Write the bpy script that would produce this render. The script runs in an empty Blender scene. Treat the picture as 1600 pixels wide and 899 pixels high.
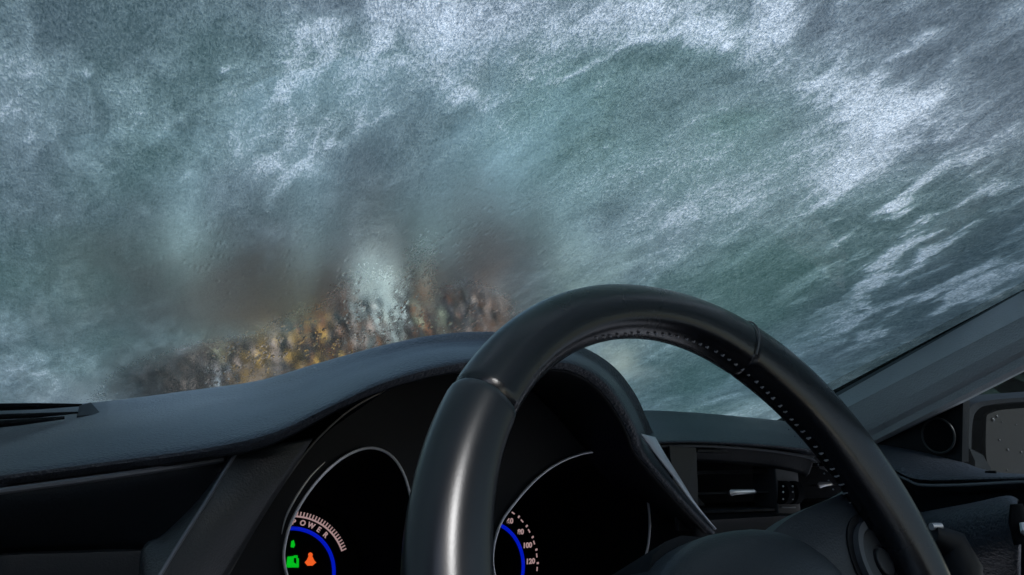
import bpy, bmesh, math, random
import numpy as np
from mathutils import Vector
random.seed(7)
R = math.radians
S = bpy.context.scene
COL = S.collection
V = Vector
H = 1.0                                            # height of the eye above the road

# ------------------------------------------------------------------ camera
FPX = 1241.1
CR = V((0.87389, -0.48483, 0.03540)); CU = V((-0.08110, -0.07360, 0.99398)); CF = V((0.47931, 0.87150, 0.10364))
cam = bpy.data.objects.new('camera', bpy.data.cameras.new('camera')); COL.objects.link(cam)
m = cam.matrix_world.copy()
for i in range(3):
    m[i][0], m[i][1], m[i][2] = CR[i], CU[i], -CF[i]
m[0][3], m[1][3], m[2][3] = 0, 0, H
cam.matrix_world = m
cam.data.sensor_width = 36; cam.data.lens = 36 * FPX / 1600
cam.data.clip_start = 0.01; cam.data.clip_end = 2000
S.camera = cam

# ------------------------------------------------------------------ daylight
SUN_EL, SUN_AZ = 46, 166                            # overcast, brightest high behind the car
w = bpy.data.worlds.new('World'); S.world = w; w.use_nodes = True
nt = w.node_tree; bg = nt.nodes['Background']
sky = nt.nodes.new('ShaderNodeTexSky'); sky.sky_type = 'NISHITA'; sky.sun_disc = False
sky.sun_elevation = R(SUN_EL); sky.sun_rotation = R(SUN_AZ); sky.dust_density = 2.2; sky.air_density = 1.4
nt.links.new(sky.outputs[0], bg.inputs[0]); bg.inputs[1].default_value = 0.12
sl = bpy.data.lights.new('sun', 'SUN'); sl.energy = 1.5; sl.angle = R(18); sl.color = (.96, .98, 1)
so = bpy.data.objects.new('sun', sl); COL.objects.link(so)
so.location = (0, 0, 20); so.rotation_euler = (V((math.sin(R(SUN_AZ)) * math.cos(R(SUN_EL)), math.cos(R(SUN_AZ)) * math.cos(R(SUN_EL)), math.sin(R(SUN_EL))))).to_track_quat('Z', 'Y').to_euler()
S.view_settings.view_transform = 'Standard'; S.view_settings.look = 'None'
S.view_settings.exposure = 1.0; S.view_settings.gamma = 1; S.view_settings.use_curve_mapping = False
cy = S.cycles
cy.use_denoising = True; cy.max_bounces = 10; cy.diffuse_bounces = 4; cy.glossy_bounces = 4
cy.transmission_bounces = 8; cy.transparent_max_bounces = 12; cy.sample_clamp_indirect = 6
cy.caustics_reflective = True; cy.caustics_refractive = True

# ------------------------------------------------------------------ helpers
def ray(px, py):
    return CF + CR * ((px - 800) / FPX) - CU * ((py - 449.5) / FPX)
def Y(px, py, y):                                  # point of the sight line on the plane y
    v = ray(px, py); p = v * (y / v.y); return V((p.x, p.y, p.z + H))
def X(px, py, x):
    v = ray(px, py); p = v * (x / v.x); return V((p.x, p.y, p.z + H))
def cr1(p0, p1, p2, p3, t):
    return 0.5 * ((2 * p1) + (p2 - p0) * t + (2 * p0 - 5 * p1 + 4 * p2 - p3) * t * t + (3 * p1 - p0 - 3 * p2 + p3) * t ** 3)
def spline(pts, n, closed=False):                  # n segments between control points
    out = []; N = len(pts)
    for i in range(N if closed else N - 1):
        if closed: q = [pts[(i + k) % N] for k in (-1, 0, 1, 2)]
        else: q = [pts[max(0, i - 1)], pts[i], pts[i + 1], pts[min(N - 1, i + 2)]]
        for k in range(n): out.append(cr1(*q, k / n))
    if not closed: out.append(pts[-1].copy())
    return out
WL = {}
def wloc(o): return WL.get(o.name, V((0, 0, 0)))
def tag(o, label=None, cat=None, group=None, kind=None):
    if label: o['label'] = label
    if cat: o['category'] = cat
    if group: o['group'] = group
    if kind: o['kind'] = kind
    return o
def empty(name, loc, label=None, cat=None, group=None):
    o = bpy.data.objects.new(name, None); o.empty_display_size = 0.05; COL.objects.link(o)
    o.location = loc; WL[o.name] = V(loc)
    return tag(o, label, cat, group)
class MB:
    def __init__(s): s.v = []; s.f = []; s.mi = []; s.cur = 0
    def add(s, vs, fs):
        b = len(s.v); s.v += [V(v) for v in vs]
        for f in fs: s.f.append([b + i for i in f]); s.mi.append(s.cur)
        return s
    def loft(s, rows, closed=False, flip=False, capa=False, capb=False):
        n = len(rows[0]); vs = [p for r in rows for p in r]; fs = []
        for i in range(len(rows) - 1):
            for j in range(n if closed else n - 1):
                k = (j + 1) % n; q = [i * n + j, i * n + k, (i + 1) * n + k, (i + 1) * n + j]
                fs.append(q[::-1] if flip else q)
        if capa: fs.append(list(range(n))[::-1])
        if capb: fs.append([(len(rows) - 1) * n + j for j in range(n)])
        return s.add(vs, fs)
    def tube(s, pts, r, n=8, closed=False, flat=1.0):
        rows = []; N = len(pts); ref = None
        for i, p in enumerate(pts):
            a = pts[(i - 1) % N] if (closed or i > 0) else p
            b = pts[(i + 1) % N] if (closed or i < N - 1) else p
            t = (b - a).normalized()
            if ref is None: ref = V((0, 0, 1)) if abs(t.z) < 0.9 else V((1, 0, 0))
            u = (ref - t * ref.dot(t)).normalized(); ref = u; vv = t.cross(u)
            rr = r[i] if isinstance(r, (list, tuple)) else r
            rows.append([p + (u * math.cos(6.2832 * k / n) + vv * math.sin(6.2832 * k / n) * flat) * rr for k in range(n)])
        if closed: rows.append(rows[0]); return s.loft(rows, True)
        return s.loft(rows, True, capa=True, capb=True)
    def box(s, c, ex, ey, ez):                     # centre and three half axes
        c = V(c); vs = [c + ex * a + ey * b + ez * d for a in (-1, 1) for b in (-1, 1) for d in (-1, 1)]
        return s.add(vs, [(0, 1, 3, 2), (4, 6, 7, 5), (0, 4, 5, 1), (2, 3, 7, 6), (0, 2, 6, 4), (1, 5, 7, 3)])
    def ball(s, c, rx, ry, rz, n=8, m=5):
        rows = [[V(c) + V((rx * math.sin(math.pi * i / m) * math.cos(6.2832 * j / n), ry * math.sin(math.pi * i / m) * math.sin(6.2832 * j / n), rz * math.cos(math.pi * i / m))) for j in range(n)] for i in range(m + 1)]
        return s.loft(rows, True)
    def build(s, name, mat, parent=None, smooth=True, sharp=38, solid=0, bevel=0, weld=True, offset=-1):
        me = bpy.data.meshes.new(name)
        off = wloc(parent) if parent else V((0, 0, 0))
        me.from_pydata([tuple(v - off) for v in s.v], [], s.f)
        for mt in (mat if isinstance(mat, list) else [mat]): me.materials.append(mt)
        me.polygons.foreach_set('material_index', s.mi)
        bm = bmesh.new(); bm.from_mesh(me)
        if weld: bmesh.ops.remove_doubles(bm, verts=bm.verts, dist=1e-6)
        bmesh.ops.recalc_face_normals(bm, faces=bm.faces)
        bm.to_mesh(me); bm.free()
        if smooth:
            me.polygons.foreach_set('use_smooth', [True] * len(me.polygons))
            me.set_sharp_from_angle(angle=R(sharp))
        o = bpy.data.objects.new(name, me); COL.objects.link(o)
        if parent: o.parent = parent; WL[o.name] = off
        if solid:
            md = o.modifiers.new('thickness', 'SOLIDIFY'); md.thickness = solid; md.offset = offset
        if bevel:
            md = o.modifiers.new('edge', 'BEVEL'); md.width = bevel; md.segments = 3; md.limit_method = 'ANGLE'
        return o
def sheet(name, rows, mat, parent, nc=6, nr=4, solid=0.003, **k):
    rr = [spline(r, nc) for r in rows]
    cols = [spline([r[j] for r in rr], nr) for j in range(len(rr[0]))] if nr > 1 else [[r[j] for r in rr] for j in range(len(rr[0]))]
    return MB().loft(cols).build(name, mat, parent, solid=solid, **k)

# ------------------------------------------------------------------ materials
def mat(name, col, rough=0.5, metal=0, bump=0, bscale=400, var=0, vscale=8, emit=None, es=0, spec=0.5, coat=0):
    M = bpy.data.materials.new(name); M.use_nodes = True
    n = M.node_tree; b = n.nodes['Principled BSDF']
    b.inputs['Base Color'].default_value = (*col, 1); b.inputs['Roughness'].default_value = rough
    b.inputs['Metallic'].default_value = metal; b.inputs['Specular IOR Level'].default_value = spec
    b.inputs['Coat Weight'].default_value = coat
    tc = n.nodes.new('ShaderNodeTexCoord')
    if var:
        t = n.nodes.new('ShaderNodeTexNoise'); t.inputs['Scale'].default_value = vscale; t.inputs['Detail'].default_value = 5
        n.links.new(tc.outputs['Object'], t.inputs['Vector'])
        mr = n.nodes.new('ShaderNodeMapRange'); mr.inputs['To Min'].default_value = rough * (1 - var); mr.inputs['To Max'].default_value = min(1, rough * (1 + var))
        n.links.new(t.outputs['Fac'], mr.inputs['Value']); n.links.new(mr.outputs[0], b.inputs['Roughness'])
        mx = n.nodes.new('ShaderNodeMix'); mx.data_type = 'RGBA'
        mx.inputs['A'].default_value = (*[c * (1 - var * .5) for c in col], 1); mx.inputs['B'].default_value = (*[c * (1 + var * .5) for c in col], 1)
        n.links.new(t.outputs['Fac'], mx.inputs['Factor']); n.links.new(mx.outputs['Result'], b.inputs['Base Color'])
    if bump:
        t = n.nodes.new('ShaderNodeTexVoronoi'); t.inputs['Scale'].default_value = bscale; t.feature = 'SMOOTH_F1'
        t2 = n.nodes.new('ShaderNodeTexNoise'); t2.inputs['Scale'].default_value = bscale * 1.7; t2.inputs['Detail'].default_value = 3
        n.links.new(tc.outputs['Object'], t.inputs['Vector']); n.links.new(tc.outputs['Object'], t2.inputs['Vector'])
        ad = n.nodes.new('ShaderNodeMath'); n.links.new(t.outputs['Distance'], ad.inputs[0]); n.links.new(t2.outputs['Fac'], ad.inputs[1])
        bp = n.nodes.new('ShaderNodeBump'); bp.inputs['Strength'].default_value = bump; bp.inputs['Distance'].default_value = 0.001
        n.links.new(ad.outputs[0], bp.inputs['Height']); n.links.new(bp.outputs[0], b.inputs['Normal'])
    if emit:
        b.inputs['Emission Color'].default_value = (*emit, 1); b.inputs['Emission Strength'].default_value = es
    return M
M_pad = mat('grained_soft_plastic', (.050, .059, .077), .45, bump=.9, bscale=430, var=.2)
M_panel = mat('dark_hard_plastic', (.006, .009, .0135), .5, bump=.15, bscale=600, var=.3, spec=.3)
M_black = mat('matt_black_plastic', (.0035, .005, .008), .6, spec=.3, var=.3)
M_void = mat('black_recess', (.003, .004, .0055), .9, spec=.1)
M_leather = mat('black_leather', (.0045, .006, .009), .27, bump=.06, bscale=480, var=.10, vscale=20, spec=.55)
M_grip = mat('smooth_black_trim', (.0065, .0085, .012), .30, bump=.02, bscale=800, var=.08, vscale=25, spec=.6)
M_hub = mat('airbag_skin', (.014, .019, .026), .45, bump=.2, bscale=700, var=.2)
M_silver = mat('satin_silver', (.55, .57, .6), .3, metal=.85, var=.2, vscale=40)
M_chrome = mat('chrome_trim', (.62, .63, .66), .42, metal=.6)
M_thread = mat('grey_thread', (.28, .28, .30), .8)
M_pillar = mat('grey_pillar_fabric', (.46, .485, .51), .85, bump=.6, bscale=700, var=.15, vscale=60)
M_seal = mat('black_rubber', (.008, .008, .009), .7)
M_head = mat('grey_headliner', (.10, .10, .105), .9, var=.1)
M_cabin = mat('dark_cabin_cloth', (.02, .02, .023), .9, var=.2)
M_mhouse = mat('mirror_shell', (.012, .014, .017), .5, spec=.25, var=.2)
M_blue = mat('backlit_blue', (.0, .0, .02), .5, emit=(.0, .015, .85), es=.26)
M_pink = mat('backlit_print', (.05, .04, .04), .5, emit=(.95, .62, .62), es=.18)
M_green = mat('green_lamp', (0, .02, 0), .5, emit=(.0, .8, .02), es=.3)
M_orange = mat('orange_lamp', (.02, 0, 0), .5, emit=(1, .13, .02), es=.42)

# ------------------------------------------------------------------ the place outside
def noise_mat(name, a, b, scale, rough=.9, c=None):
    M = bpy.data.materials.new(name); M.use_nodes = True; n = M.node_tree; B = n.nodes['Principled BSDF']
    B.inputs['Roughness'].default_value = rough
    t = n.nodes.new('ShaderNodeTexNoise'); t.inputs['Scale'].default_value = scale; t.inputs['Detail'].default_value = 6
    tc = n.nodes.new('ShaderNodeTexCoord'); n.links.new(tc.outputs['Object'], t.inputs['Vector'])
    r = n.nodes.new('ShaderNodeValToRGB'); r.color_ramp.elements[0].color = (*a, 1); r.color_ramp.elements[1].color = (*b, 1)
    r.color_ramp.elements[0].position = .35; r.color_ramp.elements[1].position = .65
    n.links.new(t.outputs['Fac'], r.inputs[0]); n.links.new(r.outputs[0], B.inputs['Base Color'])
    return M
M_snow = noise_mat('fresh_snow', (.70, .72, .76), (.82, .84, .87), 1.5)
gn = 40
g = MB(); rows = [[V((-300 + 600 * j / gn, -300 + 600 * i / gn, .0)) for j in range(gn + 1)] for i in range(gn + 1)]
g.loft(rows); gr = g.build('ground', M_snow); tag(gr, kind='structure')
rd = MB().add([(-2.2, -60, .004), (5.0, -60, .004), (5.0, 4.2, .004), (-2.2, 4.2, .004)], [(0, 1, 2, 3)]).build('parking_area', noise_mat('slush', (.25, .25, .26), (.6, .61, .64), .8), smooth=False)
tag(rd, kind='structure')
M_bark = noise_mat('dark_bark', (.030, .022, .018), (.07, .05, .04), 30)
LEAF = [noise_mat('dark_brown_leaf', (.012, .011, .013), (.030, .026, .027), 3), noise_mat('golden_leaf', (.30, .16, .045), (.62, .36, .09), 3),
        noise_mat('rust_leaf', (.16, .055, .022), (.30, .12, .05), 3), noise_mat('pale_dry_leaf', (.34, .24, .21), (.55, .42, .38), 3)]
M_fir = noise_mat('dark_fir_needles', (.012, .035, .026), (.03, .07, .05), 2)
def leafball(mb, c, rx, rz, n, size, kinds=1):
    for _ in range(n):
        mb.cur = random.randrange(kinds)
        while True:
            p = V((random.uniform(-1, 1), random.uniform(-1, 1), random.uniform(-1, 1)))
            if p.length < 1 and p.length > random.uniform(0, .8): break
        q = c + V((p.x * rx, p.y * rx, p.z * rz))
        a = V((random.gauss(0, 1), random.gauss(0, 1), random.gauss(0, 1))).normalized(); b = a.cross(V((random.gauss(0, 1), random.gauss(0, 1), random.gauss(0, 1)))).normalized()
        s = size * random.uniform(.5, 1.3)
        mb.add([q - a * s, q - b * s * .55, q + a * s, q + b * s * .55], [(0, 1, 2, 3)])
def shrub(x, y, h, r, kinds, label, name='shrub', n=1300, size=.034):
    t = empty(name, (x, y, 0), label, 'shrub' if name == 'shrub' else 'tree', 'shrubs ahead of the car' if name == 'shrub' else 'trees ahead of the car')
    st = MB()
    for k in range(7 if name == 'shrub' else 4):
        a = random.uniform(0, 6.28); e = V((x + math.cos(a) * r * .7, y + math.sin(a) * r * .7, h * random.uniform(.6, .95)))
        mid = V((x, y, 0)).lerp(e, .5) + V((0, 0, h * .12)); rr = .012 if name == 'shrub' else .06
        st.tube(spline([V((x, y, -.05)), mid, e], 4), [rr * (1 - .08 * i) for i in range(9)], 5)
    st.build('stem' if name == 'shrub' else 'trunk', M_bark, t)
    mb = MB()
    for _ in range(7):
        c = V((x + random.uniform(-.5, .5) * r, y + random.uniform(-.5, .5) * r, h * random.uniform(.35, .75)))
        leafball(mb, c, r * random.uniform(.45, .7), h * random.uniform(.2, .35), n // 7, size, len(kinds))
    mb.build('foliage', [LEAF[k] for k in kinds], t, smooth=False, weld=False)
shrubs = [(.38, 5.4, 1.35, .42, [0], 'low dark shrub at the left end of the row'), (.80, 5.6, 1.3, .40, [3, 0, 0], 'pale dry leaved shrub beside the dark one'),
          (1.10, 5.2, 1.35, .32, [1, 0, 0, 3], 'small shrub with yellow gold leaves'), (1.42, 5.4, 1.5, .36, [1, 2, 0, 0, 0], 'large round golden leaved shrub'),
          (1.78, 5.6, 1.6, .28, [3, 2, 0, 0, 0], 'pinkish dry shrub right of the golden one'), (2.12, 5.9, 1.7, .26, [2, 3, 0, 0, 0], 'rust brown shrub before the bright gap'),
          (1.4, 6.7, 1.95, .40, [0], 'tall dark brown shrub behind the golden one'), (1.95, 6.9, 2.0, .30, [0], 'tall dark shrub on the left edge of the bright gap'), (2.95, 6.0, 2.0, .33, [2, 0, 0, 3], 'red brown shrub right of the bright gap'),
          (2.58, 6.1, 1.95, .27, [2, 0, 0], 'narrow dark red brown shrub touching the snow laden one'), (3.6, 6.0, 1.8, .42, [0, 3], 'grey brown shrub behind the steering wheel rim')]
LEAF.append(noise_mat('grey_twig', (.065, .058, .066), (.13, .112, .125), 3))
LEAF.append(noise_mat('snow_on_twigs', (.62, .66, .64), (.80, .83, .82), 6))
shrubs += [(2.24, 6.4, 2.45, .32, [5], 'tall narrow shrub laden with white snow')]
for a in shrubs: shrub(*a)
trees = [(-.6, 9.0, 3.6, 1.0, 'grey brown tree at the far left of the group'), (.7, 8.6, 2.9, .9, 'low brown tree at the left of the far group'), (1.75, 8.8, 3.5, .9, 'brown tree in the middle of the far group'),
         (2.72, 8.6, 3.9, .50, 'slim dark tree on the left of the bright gap'), (4.2, 8.8, 4.2, .9, 'tall dark tree on the right of the bright gap'),
         (3.45, 9.6, 5.2, 1.0, 'dark tree behind the snow laden shrub'), (5.1, 9.0, 4.0, .85, 'broad brown tree right of the tall dark one')]
for x, y, h, r, lb in trees: shrub(x, y, h, r, [4], lb, 'tree', 2600, .07)
def fir(x, y, h, r, label):
    t = empty('fir_tree', (x, y, 0), label, 'tree', 'dark firs in the distance')
    MB().tube([V((x, y, -.1)), V((x, y, h * .5)), V((x, y, h))], [h * .025, h * .015, .01], 6).build('trunk', M_bark, t)
    mb = MB()
    for k in range(34):
        f = k / 33; z = h * (.08 + .91 * f); rr = r * (1 - f) * random.uniform(.8, 1.1) + .12
        for j in range(26):
            a = random.uniform(0, 6.28); ln = rr * random.uniform(.55, 1.05); u = V((math.cos(a), math.sin(a), 0)); sd = V((-u.y, u.x, 0))
            b0 = V((x, y, z + random.uniform(-.1, .1) * h * .1))
            for g in range(4):                     # sprays along the branch
                c0 = b0 + u * ln * (.15 + .22 * g) - V((0, 0, ln * .12 * g)); wd = ln * .12 * (1.2 - .2 * g); e = c0 + u * ln * .26 - V((0, 0, ln * .13)) + sd * random.uniform(-.1, .1) * ln
                mb.add([c0, c0.lerp(e, .5) + sd * wd, e, c0.lerp(e, .5) - sd * wd], [(0, 1, 2, 3)])
    mb.build('crown', M_fir, t, smooth=False, weld=False)
for i, (x, y, h, r) in enumerate([(-6, 20, 9, 2.4), (-2, 23, 10, 2.6), (1.5, 24, 8, 2.4), (13, 22, 9, 2.6), (17, 20, 10, 2.8), (20, 15, 8, 2.5), (11, 6.2, 6, 2.2), (12, 4.2, 7, 2.4), (10, 8.5, 6, 2.0)]):
    fir(x, y, h, r, ['fir farthest to the left of the row', 'tall fir second from the left', 'shorter fir third from the left', 'fir right of the gap in the row', 'tallest fir right of the gap', 'short fir nearest on the right', 'fir beside the parking area seen over the door mirror', 'tall fir hidden mostly by the door mirror', 'fir behind the windscreen pillar'][i])

# ------------------------------------------------------------------ windscreen
Z0 = H - .06
def yb(u): return .98 - .28 * ((u + .05) / .78) ** 2
def WS(u, s, off=0.0):
    p = V((-.05 + (u + .05) * (1 - .33 * s), yb(u) - 2.3 * s, Z0 + s))
    if off: p += V((-.25 * (u + .05) * 0, .40, .917)) * off
    return p
SL = 2.508
def hit(px, py):                                   # where a sight line meets the sheet: (u, v) in metres
    d = ray(px, py)
    def f(t):
        s = d.z * t + H - Z0; u = -.05 + (d.x * t + .05) / (1 - .33 * s); return d.y * t - (yb(u) - 2.3 * s), u, s
    a, b = .05, 2.5
    for _ in range(50):
        mm = (a + b) / 2
        if f(mm)[0] < 0: a = mm
        else: b = mm
    _, u, s = f(a); return np.array((u, s * SL))
def lattice(U, Vv, sc, seed):
    x = U * sc; y = Vv * sc; xi = np.floor(x).astype(np.int64); yi = np.floor(y).astype(np.int64); fx = x - xi; fy = y - yi
    def h(a, b):
        n = (a * 374761393 + b * 668265263 + seed * 974634777) & 0x7fffffff
        n = ((n ^ (n >> 13)) * 1274126177) & 0x7fffffff; n = n ^ (n >> 16); return (n & 0xffff) / 65535.0
    sx = fx * fx * fx * (fx * (fx * 6 - 15) + 10); sy = fy * fy * fy * (fy * (fy * 6 - 15) + 10)
    return (h(xi, yi) * (1 - sx) + h(xi + 1, yi) * sx) * (1 - sy) + (h(xi, yi + 1) * (1 - sx) + h(xi + 1, yi + 1) * sx) * sy
def fbm(U, Vv, sc, seed, octs=5, gain=.55):
    t = 0; a = 1; n = 0
    for k in range(octs): t = t + a * (lattice(U, Vv, sc, seed + k * 17) - .5); n += a; a *= gain; sc *= 2.03
    return t / n * 2
us = np.concatenate([np.linspace(-.83, -.16, 40, endpoint=False), np.linspace(-.16, .752, 460)])
vs = np.concatenate([np.linspace(-.13, -.01, 12, endpoint=False), np.linspace(-.01, .74, 395, endpoint=False), np.linspace(.74, .92, 30)])
U, Vv = np.meshgrid(us, vs); 
VQ = Vv * .45
WU = U + .012 * fbm(U, VQ, 22, 3); WV = Vv + .015 * fbm(U, VQ, 22, 91)
def blob(px, py, rx, ry, ang=0, warp=True, p=2):
    c = hit(px, py); a = R(-ang)
    e1 = hit(px + rx * math.cos(a), py + rx * math.sin(a)) - c; e2 = hit(px - ry * math.sin(a), py + ry * math.cos(a)) - c
    Mi = np.linalg.inv(np.stack([e1, e2], 1)); du = (WU if warp else U) - c[0]; dv = (WV if warp else Vv) - c[1]
    q = (Mi[0, 0] * du + Mi[0, 1] * dv) ** 2 + (Mi[1, 0] * du + Mi[1, 1] * dv) ** 2
    return np.exp(-q ** (p / 2))
def along(ang, px, py):                            # coordinates along / across a streak direction seen at a place on the sheet
    c = hit(px, py); a = R(-ang); e = hit(px + 40 * math.cos(a), py + 40 * math.sin(a)) - c; e[1] *= .45; e /= np.linalg.norm(e)
    return U * e[0] + VQ * e[1], -U * e[1] + VQ * e[0]
sn = np.full(U.shape, .36)
BR = [(640, 55, 120, 55, 0, .20), (760, 60, 150, 45, 0, .16), (950, 35, 190, 45, 8, .26), (1090, 75, 85, 22, 8, .42), (1040, 40, 70, 25, 20, .25), (1215, 30, 35, 60, 0, .30), (1225, 110, 60, 35, 20, .16),
      (1310, 150, 85, 45, -10, .30), (1390, 185, 75, 40, 30, .30), (1345, 230, 75, 60, 0, .18), (1330, 290, 55, 40, 0, .24), (1420, 270, 70, 45, 35, .20), (1530, 225, 60, 40, 10, .16), (1400, 395, 90, 55, 25, .16), (1540, 320, 60, 30, 20, .14),
      (450, 120, 55, 40, 40, .28), (480, 62, 45, 18, 30, .22), (268, 190, 36, 10, 38, .25), (445, 260, 75, 50, 0, .28), (565, 130, 50, 40, 0, .14), (690, 100, 34, 60, 0, .14), (765, 165, 30, 20, 0, .14), (360, 290, 60, 40, 0, .12), (580, 30, 30, 30, 0, .14),
      (1000, 300, 300, 110, 0, .12), (820, 240, 120, 60, 0, .06), (1100, 380, 120, 50, 20, .08), (60, 590, 90, 25, 5, .10), (300, 545, 60, 25, 0, .10), (980, 570, 40, 30, 0, .12)]
DK = [(0, 0, 170, 80, 0, .20), (110, 260, 120, 150, 0, .10), (160, 50, 110, 50, 30, .12), (30, 400, 80, 60, 0, .14), (1450, 40, 110, 60, 20, .22), (1570, 100, 90, 90, 0, .26), (1165, 30, 22, 40, -20, .16), (530, 40, 36, 40, 0, .12),  # blobs in the upper corners paint vignette darkening as thinner snow
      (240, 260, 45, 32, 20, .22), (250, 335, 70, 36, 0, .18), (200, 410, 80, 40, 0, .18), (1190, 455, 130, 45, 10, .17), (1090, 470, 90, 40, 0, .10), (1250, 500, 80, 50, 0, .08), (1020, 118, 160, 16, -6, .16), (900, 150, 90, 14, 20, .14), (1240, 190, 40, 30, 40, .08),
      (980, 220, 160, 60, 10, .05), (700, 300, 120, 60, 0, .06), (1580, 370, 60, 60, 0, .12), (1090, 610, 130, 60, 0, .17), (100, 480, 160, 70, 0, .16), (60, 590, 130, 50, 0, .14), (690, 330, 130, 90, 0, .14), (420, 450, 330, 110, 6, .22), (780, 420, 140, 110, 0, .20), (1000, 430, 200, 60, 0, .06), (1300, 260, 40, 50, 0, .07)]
for b in BR: sn += b[5] * blob(*b[:5])
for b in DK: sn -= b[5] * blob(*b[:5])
# scraped strokes rising to the right, and clotted frost on the left and at the top
sa, sb = along(30, 1350, 420); st_r = fbm(sa * .60 + .006 * fbm(U, VQ, 90, 9, 3), sb + .006 * fbm(U, VQ, 70, 8, 3), 56, 11, 5, .6)
mr_ = np.clip(blob(1420, 430, 230, 130, 25, p=3) * 1.15, 0, 1)
sn += mr_ * (np.tanh((st_r - .03) * 9.0) * .30 + .02 + .02)
sa, sb = along(24, 1000, 250); st_m = fbm(sa * .32, sb, 58, 23, 5, .64)
mm_ = np.clip(blob(1010, 250, 330, 160, 0, p=3), 0, 1); sn += mm_ * st_m * .17
rest = np.clip(1 - mr_ * .85 - mm_ * .7, 0, 1)
WU2 = U + .016 * fbm(U, VQ, 38, 5, 3); WV2 = VQ + .016 * fbm(U, VQ, 38, 6, 3)
sa, sb = along(36, 300, 180); ca, sa_ = math.cos(R(36)), math.sin(R(36))
ra, rb = WU2 * ca + WV2 * sa_, -WU2 * sa_ + WV2 * ca
cl = fbm(ra * .85, rb, 30, 31, 6, .64)
def billow(a, b, sc, seed, octs):
    t = 0; am = 1; n = 0
    for k in range(octs): t = t + am * np.abs(lattice(a, b, sc, seed + k * 13) - .5) * 2; n += am; am *= .55; sc *= 2.1
    return t / n
puff = 1 - billow(WU2, WV2, 40, 47, 5)          # rounded clots with dark creases between them
crust = np.tanh((fbm(WU2, WV2, 26, 151, 6, .6) - .04) * 14)
cl2 = np.tanh(cl * 3.5) * .42 + (puff - .58) * 1.6 + crust * .24
sn += rest * np.clip(cl2, -.7, .9) * .21
sa, sb = along(28, 1350, 120); edge = np.tanh(fbm(sa * .75, sb, 58, 77, 5, .66) * 4) * .6; sn += rest * np.clip(blob(1350, 150, 330, 170, 0, p=3), 0, 1) * edge * .30
for b in [(40, 228, 12, 8), (138, 130, 8, 6), (343, 130, 9, 7), (290, 8, 10, 5), (720, 165, 26, 18), (625, 118, 12, 8), (520, 235, 10, 7), (1255, 362, 4, 4), (1125, 97, 10, 8), (372, 470, 3, 3), (228, 348, 8, 8), (85, 345, 8, 6)]: sn += .34 * blob(*b)
for b in [(1130, 92, 40, 7, 50), (1420, 105, 45, 5, 30), (1455, 75, 28, 5, 25), (1480, 115, 25, 6, 60), (1385, 215, 25, 7, 65), (1440, 180, 36, 9, 30), (1060, 65, 60, 6, 22), (960, 100, 110, 5, 24), (1430, 15, 40, 6, 45)]: sn += .28 * blob(*b)
mott = fbm(WU2, WV2, 70, 201, 5, .72); fe1, fe2 = along(32, 800, 200); feath = 1 - np.abs(fbm(fe1 * .7 + .008 * fbm(U, VQ, 60, 4, 3), fe2, 85, 211, 4, .6)) * 2.5
sn += (.26 - .10 * mm_) * np.clip(mott, -.7, .7) + (.13 - .06 * mm_) * (np.clip(feath, 0, 1) - .55)
# where it is thawing above the dashboard
melt = np.zeros(U.shape)
for b in [(420, 470, 260, 85, 6, 1.1), (640, 470, 200, 110, 0, 1.0), (760, 420, 120, 110, 0, .95), (300, 460, 200, 90, 0, .8), (330, 595, 190, 56, 12, 1.35), (620, 380, 140, 60, 0, .6), (560, 560, 200, 66, 12, 1.35), (740, 500, 110, 60, 0, 1.2), (985, 580, 36, 26, 0, .5)]:
    melt = np.maximum(melt, b[5] * blob(*b[:5], p=2.2))
melt = np.clip(melt + .18 * fbm(U, VQ, 40, 61, 5) * (melt > .02), 0, 1)
clear = np.zeros(U.shape)
for b in [(310, 600, 170, 40, 14, 1.3), (490, 560, 130, 52, 20, 1.3), (600, 530, 100, 66, 0, 1.2), (660, 470, 40, 90, 0, .5), (740, 500, 80, 45, 0, .9), (560, 480, 40, 60, 0, .5)]: clear = np.maximum(clear, b[5] * blob(*b[:5], p=2.6))
clear = np.clip(clear, 0, 1)
grn = np.clip(.45 + .5 * fbm(U, Vv, 7, 71, 3), 0, 1)
for b in [(240, 270, 120, 60, 0, .5), (200, 420, 150, 80, 0, .5), (1180, 470, 150, 70, 0, .6), (1000, 300, 300, 130, 0, .35), (1090, 610, 150, 80, 0, .6), (1140, 200, 50, 20, 0, .3), (200, 560, 150, 60, 0, .4)]: grn += b[5] * blob(*b[:5])
for b in [(800, 20, 500, 60, 0, .5), (1400, 150, 250, 150, 0, .5), (60, 60, 150, 100, 0, .4)]: grn -= b[5] * blob(*b[:5])
grn = np.clip(grn, 0, 1); sn = .39 + (sn - .38) * .95; sn = np.clip(np.where(sn > .62, .62 + .36 * np.tanh((sn - .62) / .42), np.where(sn < .30, .30 - .15 * np.tanh((.30 - sn) / .2), sn)), 0, 1)

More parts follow.
